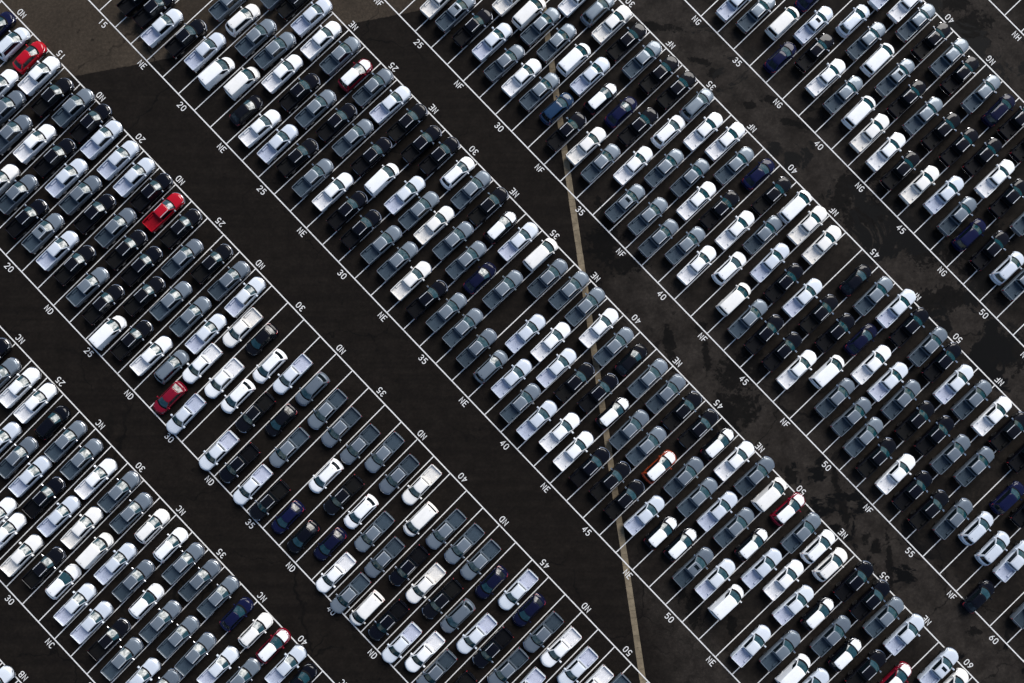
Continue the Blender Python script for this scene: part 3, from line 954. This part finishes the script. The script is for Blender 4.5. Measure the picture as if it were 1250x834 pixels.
# ------------------------------------------------------------------ the vehicles
# row: stall,offset across the stall,position v,kind,colour,facing,sunroof
DATA = {
    'NB': '''32,-0.08,-73.42,P,L,+,0''',
    'NC': '''22,0.82,-46.10,P,B,+,0 23,0.47,-46.88,P,G,+,0 24,0.19,-45.86,P,W,+,0 25,0.30,-52.28,P,L,+,0 25,0.05,-45.69,P,W,+,0 26,0.23,-52.03,P,G,+,0
        26,0.27,-46.02,S,B,+,0 27,0.68,-59.05,P,W,+,0 27,0.10,-52.41,P,L,+,0 27,0.19,-46.21,P,G,+,0 28,-0.10,-59.49,P,W,+,0 28,0.20,-52.97,P,B,+,0
        28,0.21,-46.30,P,G,+,0 29,0.34,-59.84,P,W,+,0 29,0.23,-53.18,P,L,+,0 29,0.24,-46.65,P,W,+,0 30,0.40,-58.88,P,B,+,0 30,0.32,-52.05,P,W,+,0
        30,0.46,-45.69,P,G,+,0 31,0.34,-58.54,M,W,+,0 31,0.51,-52.91,V,W,+,0 31,0.43,-46.38,P,G,+,0 32,0.45,-59.12,P,L,+,0 32,0.49,-52.05,P,L,+,0
        32,0.46,-45.81,S,W,+,0 33,0.51,-59.12,P,L,+,0 33,0.60,-51.87,P,G,+,0 33,0.77,-45.73,S,W,+,0 34,0.54,-59.01,P,B,+,0 34,0.53,-52.67,M,W,+,0
        34,0.56,-45.94,P,G,+,0 35,0.42,-59.47,P,G,+,0 35,0.58,-52.88,P,G,+,0 35,0.50,-45.88,P,G,+,0 36,0.75,-59.58,P,L,+,0 36,0.54,-52.56,P,G,+,0
        36,0.63,-45.60,P,G,+,0 37,0.51,-58.65,P,G,+,0 37,0.56,-52.46,P,G,+,0 37,0.80,-45.65,C,N,+,0 38,0.76,-51.53,P,L,+,0 38,0.90,-45.28,S,W,+,0
        39,0.73,-50.58,P,G,+,0 39,0.83,-44.94,M,R,+,0 40,0.72,-45.34,P,L,+,0 41,0.32,-45.41,C,B,+,0''',
    'ND': '''12,1.10,-16.79,C,N,+,0 13,0.93,-16.94,S,L,+,0 14,0.93,-22.08,P,W,+,0 14,0.69,-16.53,C,R,+,0 15,0.48,-23.32,P,G,+,0 15,0.51,-17.09,P,W,+,0
        16,0.33,-24.85,P,G,+,0 16,0.69,-17.80,P,B,+,0 17,0.74,-30.29,P,W,+,0 17,0.36,-23.43,P,W,+,0 17,0.56,-16.80,P,G,+,0 18,0.41,-29.49,P,G,+,0
        18,0.51,-22.87,P,B,+,0 18,0.59,-16.53,P,B,+,0 19,0.54,-30.71,P,B,+,0 19,0.42,-23.51,P,L,+,0 19,0.08,-16.95,P,L,+,0 20,0.32,-30.45,P,G,+,1
        20,0.24,-23.72,P,G,+,0 20,0.45,-17.20,P,L,+,0 21,0.24,-30.61,P,L,+,0 21,0.25,-24.03,P,B,+,0 21,0.47,-17.22,P,L,+,0 22,0.12,-30.31,P,B,+,0
        22,0.39,-23.34,P,G,+,0 22,0.43,-17.00,P,B,+,0 23,0.27,-30.99,P,G,+,0 23,0.35,-24.27,P,B,+,0 23,0.32,-17.58,P,R,+,0 24,0.25,-31.08,P,B,+,0
        24,0.23,-24.27,P,B,+,0 24,0.35,-17.43,P,B,+,0 25,0.21,-33.14,V,W,+,0 25,0.18,-26.65,P,B,+,0 25,0.24,-19.90,P,G,+,0 26,0.06,-31.56,P,B,+,0
        26,0.04,-24.61,P,G,+,0 26,0.33,-17.64,P,B,+,0 27,0.21,-31.11,P,W,+,0 27,0.20,-24.17,P,G,+,0 27,0.42,-17.56,P,G,+,0 28,-0.04,-30.39,S,G,+,0
        28,0.14,-24.23,P,L,+,0 28,0.36,-17.48,P,L,+,0 29,-0.45,-33.34,C,R,-,0 29,-0.53,-27.46,P,W,-,0 29,-0.12,-20.69,P,W,-,0 30,-0.46,-33.28,P,L,-,0
        30,-0.24,-26.72,P,W,-,0 30,-0.39,-19.91,C,B,-,0 31,-0.44,-27.01,S,W,-,0 31,-0.27,-21.50,S,W,-,0 32,-0.24,-33.42,P,L,-,0 32,-0.36,-26.80,P,B,-,0
        32,-0.46,-20.14,P,L,-,0 33,-0.29,-32.57,P,B,-,0 33,-0.39,-25.09,C,B,-,0 33,-0.39,-19.57,S,G,-,0 34,-0.17,-33.26,P,L,-,0 34,-0.22,-26.73,P,G,-,0
        34,-0.19,-19.97,P,G,-,0 35,-0.27,-33.03,P,B,-,0 35,-0.36,-20.25,P,G,-,0 36,-0.18,-32.82,C,N,-,0 36,-0.42,-25.84,S,W,-,0 36,-0.16,-20.02,P,G,-,0
        37,-0.07,-33.08,C,B,-,0 37,-0.15,-25.83,P,B,-,0 37,-0.25,-18.50,P,G,-,0 38,-0.02,-31.27,C,N,-,0 38,-0.12,-25.73,S,W,-,0 38,0.00,-19.06,P,G,-,0
        39,0.00,-33.23,P,W,-,0 39,-0.15,-26.23,P,G,-,0 39,-0.06,-17.93,P,W,-,0 40,0.09,-33.64,P,G,-,0 40,-0.00,-27.50,P,G,-,0 40,-0.13,-21.00,V,W,-,0
        41,-0.11,-33.47,V,W,-,0 41,-0.11,-25.98,P,B,-,0 41,0.02,-19.52,P,G,-,0 42,-0.15,-32.47,P,B,-,0 42,-0.06,-26.01,P,W,-,0 42,-0.07,-19.12,P,G,-,0
        43,-0.01,-33.23,P,L,-,0 43,-0.22,-25.81,P,B,-,0 43,-0.22,-19.02,P,G,-,0 44,-0.15,-31.93,P,W,-,0 44,-0.33,-25.87,S,G,-,0 44,-0.24,-19.92,C,N,-,0
        45,-0.52,-32.39,P,G,-,0 45,-0.13,-25.71,P,L,-,0 45,-0.26,-18.21,P,L,-,0 46,0.07,-32.45,P,B,-,0 46,-0.48,-25.42,P,B,-,0 46,-0.48,-18.90,C,N,-,0
        47,-0.38,-25.79,P,G,-,0 47,-0.34,-19.55,P,G,-,0 48,-0.07,-25.95,P,L,-,0 48,-0.48,-19.27,P,W,-,0 49,-0.28,-19.46,P,L,-,0 50,-0.29,-19.66,P,W,-,0
        51,-1.03,-18.77,P,G,-,0''',
    'NE': '''15,1.19,-1.07,P,B,+,0 16,0.71,-0.67,P,B,+,0 17,0.19,-1.55,P,L,+,0 18,0.26,-0.29,P,B,+,0 18,0.69,6.99,P,G,+,0 19,0.27,0.32,P,L,+,0
        19,0.42,6.51,S,W,+,0 19,1.15,12.72,P,G,+,0 20,0.23,-0.56,V,W,+,0 20,0.40,6.22,P,G,+,0 20,0.43,13.32,P,B,+,0 21,0.41,0.93,V,W,+,0
        21,0.29,6.85,P,G,+,0 21,0.35,13.24,P,L,+,0 22,0.35,-1.18,C,B,+,0 22,0.14,5.50,P,W,+,0 22,0.38,12.03,P,W,+,0 23,0.32,-1.40,P,W,+,0
        23,0.40,5.40,P,B,+,0 23,0.52,12.41,P,G,+,0 24,0.35,-1.11,P,L,+,0 24,0.37,5.46,P,G,+,0 24,0.60,12.04,M,R,+,0 25,0.37,-0.53,P,B,+,0
        25,0.51,6.16,P,B,+,0 25,0.40,12.61,P,G,+,0 26,0.63,-0.90,P,G,+,0 26,0.39,6.29,P,G,+,0 26,0.54,12.70,P,L,+,0 27,0.69,-0.27,P,W,+,0
        27,0.76,6.39,P,B,+,0 27,0.73,12.63,P,B,+,0 28,0.68,-0.62,P,B,+,0 28,0.79,5.25,V,W,+,0 28,1.00,12.01,P,B,+,0 29,0.63,-0.99,P,B,+,0
        29,1.29,6.05,P,L,+,0 29,0.64,12.65,P,B,+,0 30,0.85,-0.48,P,G,+,0 30,0.95,5.96,P,G,+,0 30,0.78,12.76,S,W,+,0 31,0.79,-0.42,P,G,+,0
        31,0.66,6.09,P,W,+,0 31,0.61,12.55,P,G,+,0 32,0.79,-0.88,P,W,+,0 32,0.74,6.45,P,G,+,0 32,0.62,12.68,P,B,+,0 33,0.89,-1.08,P,B,+,0
        33,0.68,5.92,P,G,+,0 33,0.63,11.92,M,K,+,0 34,0.79,-0.44,P,G,+,0 34,0.52,5.53,C,N,+,0 34,0.50,12.35,P,L,+,0 35,0.64,-0.30,P,G,+,0
        35,0.59,6.70,P,G,+,0 35,0.63,13.21,V,W,+,0 36,0.71,-0.81,P,G,+,0 36,0.44,11.80,P,G,+,0 37,0.63,-1.23,S,G,+,0 37,0.62,4.93,P,L,+,0
        37,0.41,12.67,P,G,+,0 38,0.52,-0.25,P,L,+,0 38,0.56,6.52,P,W,+,0 38,0.33,12.72,P,G,+,0 39,0.53,-1.62,P,G,+,0 39,0.44,4.76,P,L,+,0
        39,0.48,12.12,P,W,+,0 40,0.50,-1.57,P,L,+,0 40,0.34,5.11,P,B,+,0 40,0.46,11.82,P,G,+,0 41,0.58,-0.56,P,W,+,0 41,0.35,6.34,P,B,+,0
        41,0.24,12.19,C,B,+,0 42,0.48,-0.93,P,W,+,0 42,0.47,5.85,M,K,+,0 42,0.33,12.15,P,G,+,0 43,0.37,-0.86,P,B,+,0 43,0.36,5.95,P,G,+,0
        43,0.29,12.42,P,G,+,0 44,0.38,-0.22,P,B,+,0 44,0.32,6.09,P,G,+,0 44,0.26,12.41,P,B,+,0 45,0.28,-0.54,P,B,+,0 45,0.40,5.41,M,O,+,0
        45,0.29,12.32,P,B,+,0 46,0.42,-0.08,P,L,+,0 46,0.36,6.79,P,G,+,0 46,0.38,12.70,M,K,+,0 47,0.46,-0.18,M,K,+,0 47,0.38,6.28,P,G,+,0
        47,0.29,12.83,P,W,+,0 48,0.20,0.60,M,K,+,0 48,0.36,6.89,P,L,+,0 48,0.41,13.30,P,G,+,0 49,0.31,-0.17,P,G,+,1 49,0.25,6.98,P,G,+,0
        49,0.41,13.06,V,W,+,0 50,0.22,0.83,P,L,+,0 50,0.32,7.03,M,K,+,0 50,0.36,13.41,M,R,+,0 51,0.29,-0.18,V,W,+,0 51,0.28,5.95,P,L,+,0
        51,0.51,12.60,P,G,+,0 52,0.19,6.94,P,W,+,0 52,0.30,12.84,S,W,+,0 53,0.24,-1.70,P,L,+,0 53,0.27,5.64,P,L,+,0 53,-0.05,12.39,S,W,+,0
        54,0.19,0.52,P,G,+,0 54,0.19,6.98,M,K,+,0 54,0.36,13.13,P,B,+,0 55,0.26,-0.17,V,W,+,0 55,0.23,6.34,P,G,+,0 55,0.43,12.98,P,B,+,0
        56,-0.01,-0.18,P,L,+,0 56,0.17,5.96,M,K,+,0 56,0.13,12.74,P,G,+,0 57,0.26,6.54,P,B,+,0 57,0.39,13.09,P,L,+,0 58,0.64,8.28,M,R,+,0
        59,0.31,13.23,P,L,+,1 60,0.14,12.83,S,W,+,0''',
    'NF': '''24,0.96,26.70,P,W,+,0 25,0.62,26.93,P,G,+,1 26,0.59,27.13,P,B,+,0 26,1.16,33.63,P,W,+,0 27,0.62,27.70,P,L,+,0 27,1.13,33.71,V,W,+,0
        28,0.68,26.93,P,G,+,0 28,0.43,33.53,P,G,+,0 28,1.02,39.60,P,W,+,0 29,0.57,27.20,P,W,+,0 29,0.39,33.57,P,G,+,0 29,0.93,40.28,S,G,+,0
        30,0.44,27.61,P,G,+,0 30,0.44,33.68,V,W,+,0 30,0.54,40.31,P,W,+,0 31,0.52,27.65,S,T,+,0 31,0.46,33.66,P,L,+,0 31,0.52,40.12,P,B,+,0
        32,0.52,26.52,P,B,+,0 32,0.49,32.62,M,K,+,0 32,0.56,39.94,P,G,+,0 33,0.62,27.06,P,W,+,0 33,0.53,33.28,C,N,+,0 33,0.41,40.17,P,B,+,0
        34,0.48,26.84,P,G,+,0 34,0.39,33.56,P,B,+,0 34,0.38,40.38,P,B,+,0 35,0.57,29.62,P,W,+,0 35,0.49,35.90,S,W,+,0 35,0.53,40.95,S,G,+,0
        36,0.30,25.53,P,G,+,1 36,0.52,32.24,P,G,+,0 36,0.59,39.13,P,W,+,0 37,0.51,26.46,P,G,+,0 37,0.69,33.74,P,G,+,0 37,0.43,40.27,P,W,+,0
        38,0.45,25.48,P,G,+,0 38,0.36,32.30,P,W,+,0 38,0.47,38.91,P,G,+,0 39,0.48,27.29,P,G,+,0 39,0.21,33.62,P,B,+,0 39,0.38,40.39,C,N,+,0
        40,0.27,26.60,P,W,+,0 40,0.43,33.23,P,W,+,0 40,0.53,39.65,P,B,+,0 41,0.44,29.29,S,W,+,0 41,0.31,35.33,P,G,+,0 41,0.57,40.86,V,W,+,0
        42,0.66,26.99,V,W,+,0 42,0.48,33.53,P,L,+,0 42,0.36,40.31,P,W,+,0 43,0.65,26.53,P,G,+,0 43,0.54,32.99,P,B,+,0 43,0.41,39.89,P,W,+,0
        44,0.47,26.65,P,B,+,0 44,0.51,33.40,P,L,+,0 45,0.59,26.77,P,B,+,0 45,0.41,33.44,P,B,+,0 45,0.60,39.80,C,B,+,0 46,0.48,26.53,P,W,+,0
        46,0.53,33.27,P,B,+,0 46,0.57,40.03,P,G,+,0 47,0.39,29.13,V,W,+,0 47,0.48,35.02,C,N,+,0 47,0.67,41.02,P,L,+,0 48,0.38,27.50,P,G,+,0
        48,0.55,33.75,P,W,+,0 48,0.50,40.54,P,B,+,0 49,0.48,27.33,P,G,+,0 49,0.54,33.76,P,L,+,0 49,0.89,40.51,P,G,+,0 50,0.37,26.64,P,G,+,0
        50,0.29,33.36,P,G,+,0 50,0.49,40.40,P,B,+,0 51,0.32,26.03,P,B,+,0 51,0.38,32.75,P,B,+,0 51,0.49,39.53,P,L,+,0 52,0.42,26.33,P,W,+,0
        52,0.39,33.23,P,B,+,0 52,0.47,39.82,P,G,+,0 53,0.40,26.35,P,B,+,0 53,0.45,33.03,P,G,+,0 53,0.65,40.18,P,W,+,0 54,0.48,26.18,P,B,+,0
        54,0.62,34.12,P,G,+,0 54,0.56,40.41,P,B,+,0 55,0.39,27.61,P,G,+,0 55,1.00,40.16,P,B,+,0 56,0.41,28.83,S,L,+,0 56,0.40,34.35,S,N,+,0
        57,0.59,28.57,S,L,+,0 57,0.10,35.63,P,B,+,0 58,0.58,23.03,C,B,+,0 58,0.35,29.35,P,L,+,0 60,-0.03,26.90,P,G,+,0''',
    'NG': '''33,0.39,53.83,P,L,+,0 34,0.26,54.68,P,G,+,0 35,0.48,56.34,V,W,+,0 35,0.57,61.35,C,N,+,0 36,0.49,52.95,C,N,+,0 36,0.46,58.91,P,L,+,1
        37,0.08,56.52,P,B,+,0 37,0.56,63.02,S,L,+,0 37,0.91,68.94,P,L,+,0 38,0.38,55.27,P,W,+,0 38,0.59,62.33,P,G,+,0 38,0.76,69.53,P,W,+,0
        39,0.50,55.34,P,G,+,0 39,0.32,61.81,V,W,+,0 39,0.28,68.64,P,G,+,0 40,0.51,55.28,V,W,+,0 40,0.53,61.68,P,G,+,1 40,0.38,68.36,P,B,+,0
        41,0.34,54.31,P,W,+,0 41,0.51,60.83,P,B,+,0 41,0.46,68.53,P,G,+,0 42,0.49,54.12,P,W,+,0 42,0.51,60.78,P,G,+,0 42,0.04,67.87,P,B,+,0
        43,0.46,53.75,P,B,+,0 43,0.51,61.03,P,B,+,0 43,0.63,68.12,P,G,+,0 44,0.46,54.22,P,W,+,0 44,0.50,61.28,P,B,+,0 44,0.73,68.33,S,N,+,0
        45,0.54,55.55,P,L,+,0 45,0.48,62.56,P,B,+,0 45,0.32,69.05,P,B,+,0 46,0.63,54.87,P,G,+,0 46,0.55,61.70,P,W,+,0 46,0.40,68.17,P,B,+,0
        47,0.44,54.33,S,N,+,0 47,0.54,61.20,P,B,+,0 48,0.58,54.78,P,B,+,0 48,1.09,61.60,P,G,+,0 49,0.79,54.86,S,L,+,0 50,0.16,55.05,P,G,+,0''',
}
rng = random.Random(11)
by_stall = {}
LIST = []
for row, txt in DATA.items():
    for e in txt.split():
        n, du, v, k, c, fa, su = e.split(',')
        LIST.append([row, int(n), float(du), float(v), k, c, 1 if fa == '+' else -1, su == '1'])
        by_stall.setdefault((row, int(n)), []).append(float(v))
used = set()
TENS = {10: 'ten', 15: 'fifteen', 20: 'twenty', 25: 'twenty-five', 30: 'thirty', 35: 'thirty-five', 40: 'forty', 45: 'forty-five', 50: 'fifty', 55: 'fifty-five', 60: 'sixty'}
STEP = {-2: 'two stalls before', -1: 'one stall before', 1: 'one stall after', 2: 'two stalls after'}
for row, n, du, v, k, c, fa, su in LIST:
    lo, up = ROWS[row][0], ROWS[row][2]
    t = (v - lo) / (up - lo)
    vs = sorted(by_stall[(row, n)])
    place = 'lower end' if t < 0.405 else 'middle' if t < 0.69 else 'upper end'
    if len(vs) == 3:
        place = ('lower end', 'middle', 'upper end')[vs.index(v)]
    elif (row, n) == ('ND', 31):
        place = ('middle', 'upper end')[vs.index(v)]
    look = COLOUR[c] + ' ' + NOUN[k]
    if k == 'M':
        look = 'two-tone white and %s suv' % ('dark red' if c == 'R' else COLOUR[c]) if c != 'W' else 'all white compact suv'
    if c == 'R' and k == 'C' and fa < 0:
        look = 'dark red hatchback'
    near = 5 * round(n / 5)
    off = n - near
    where = 'the stall painted ' + TENS[near] if off == 0 else '%s the painted %s' % (STEP[off], TENS[near])
    extra = ' with sunroof' if su else ''
    lab = '%s%s, %s, %s, row %s' % (look, extra, where, place, row)
    if lab in used:
        print('SAME LABEL', lab)
    used.add(lab)
    place_vehicle(k, c, row, n, du, v, fa, su, lab, rng)
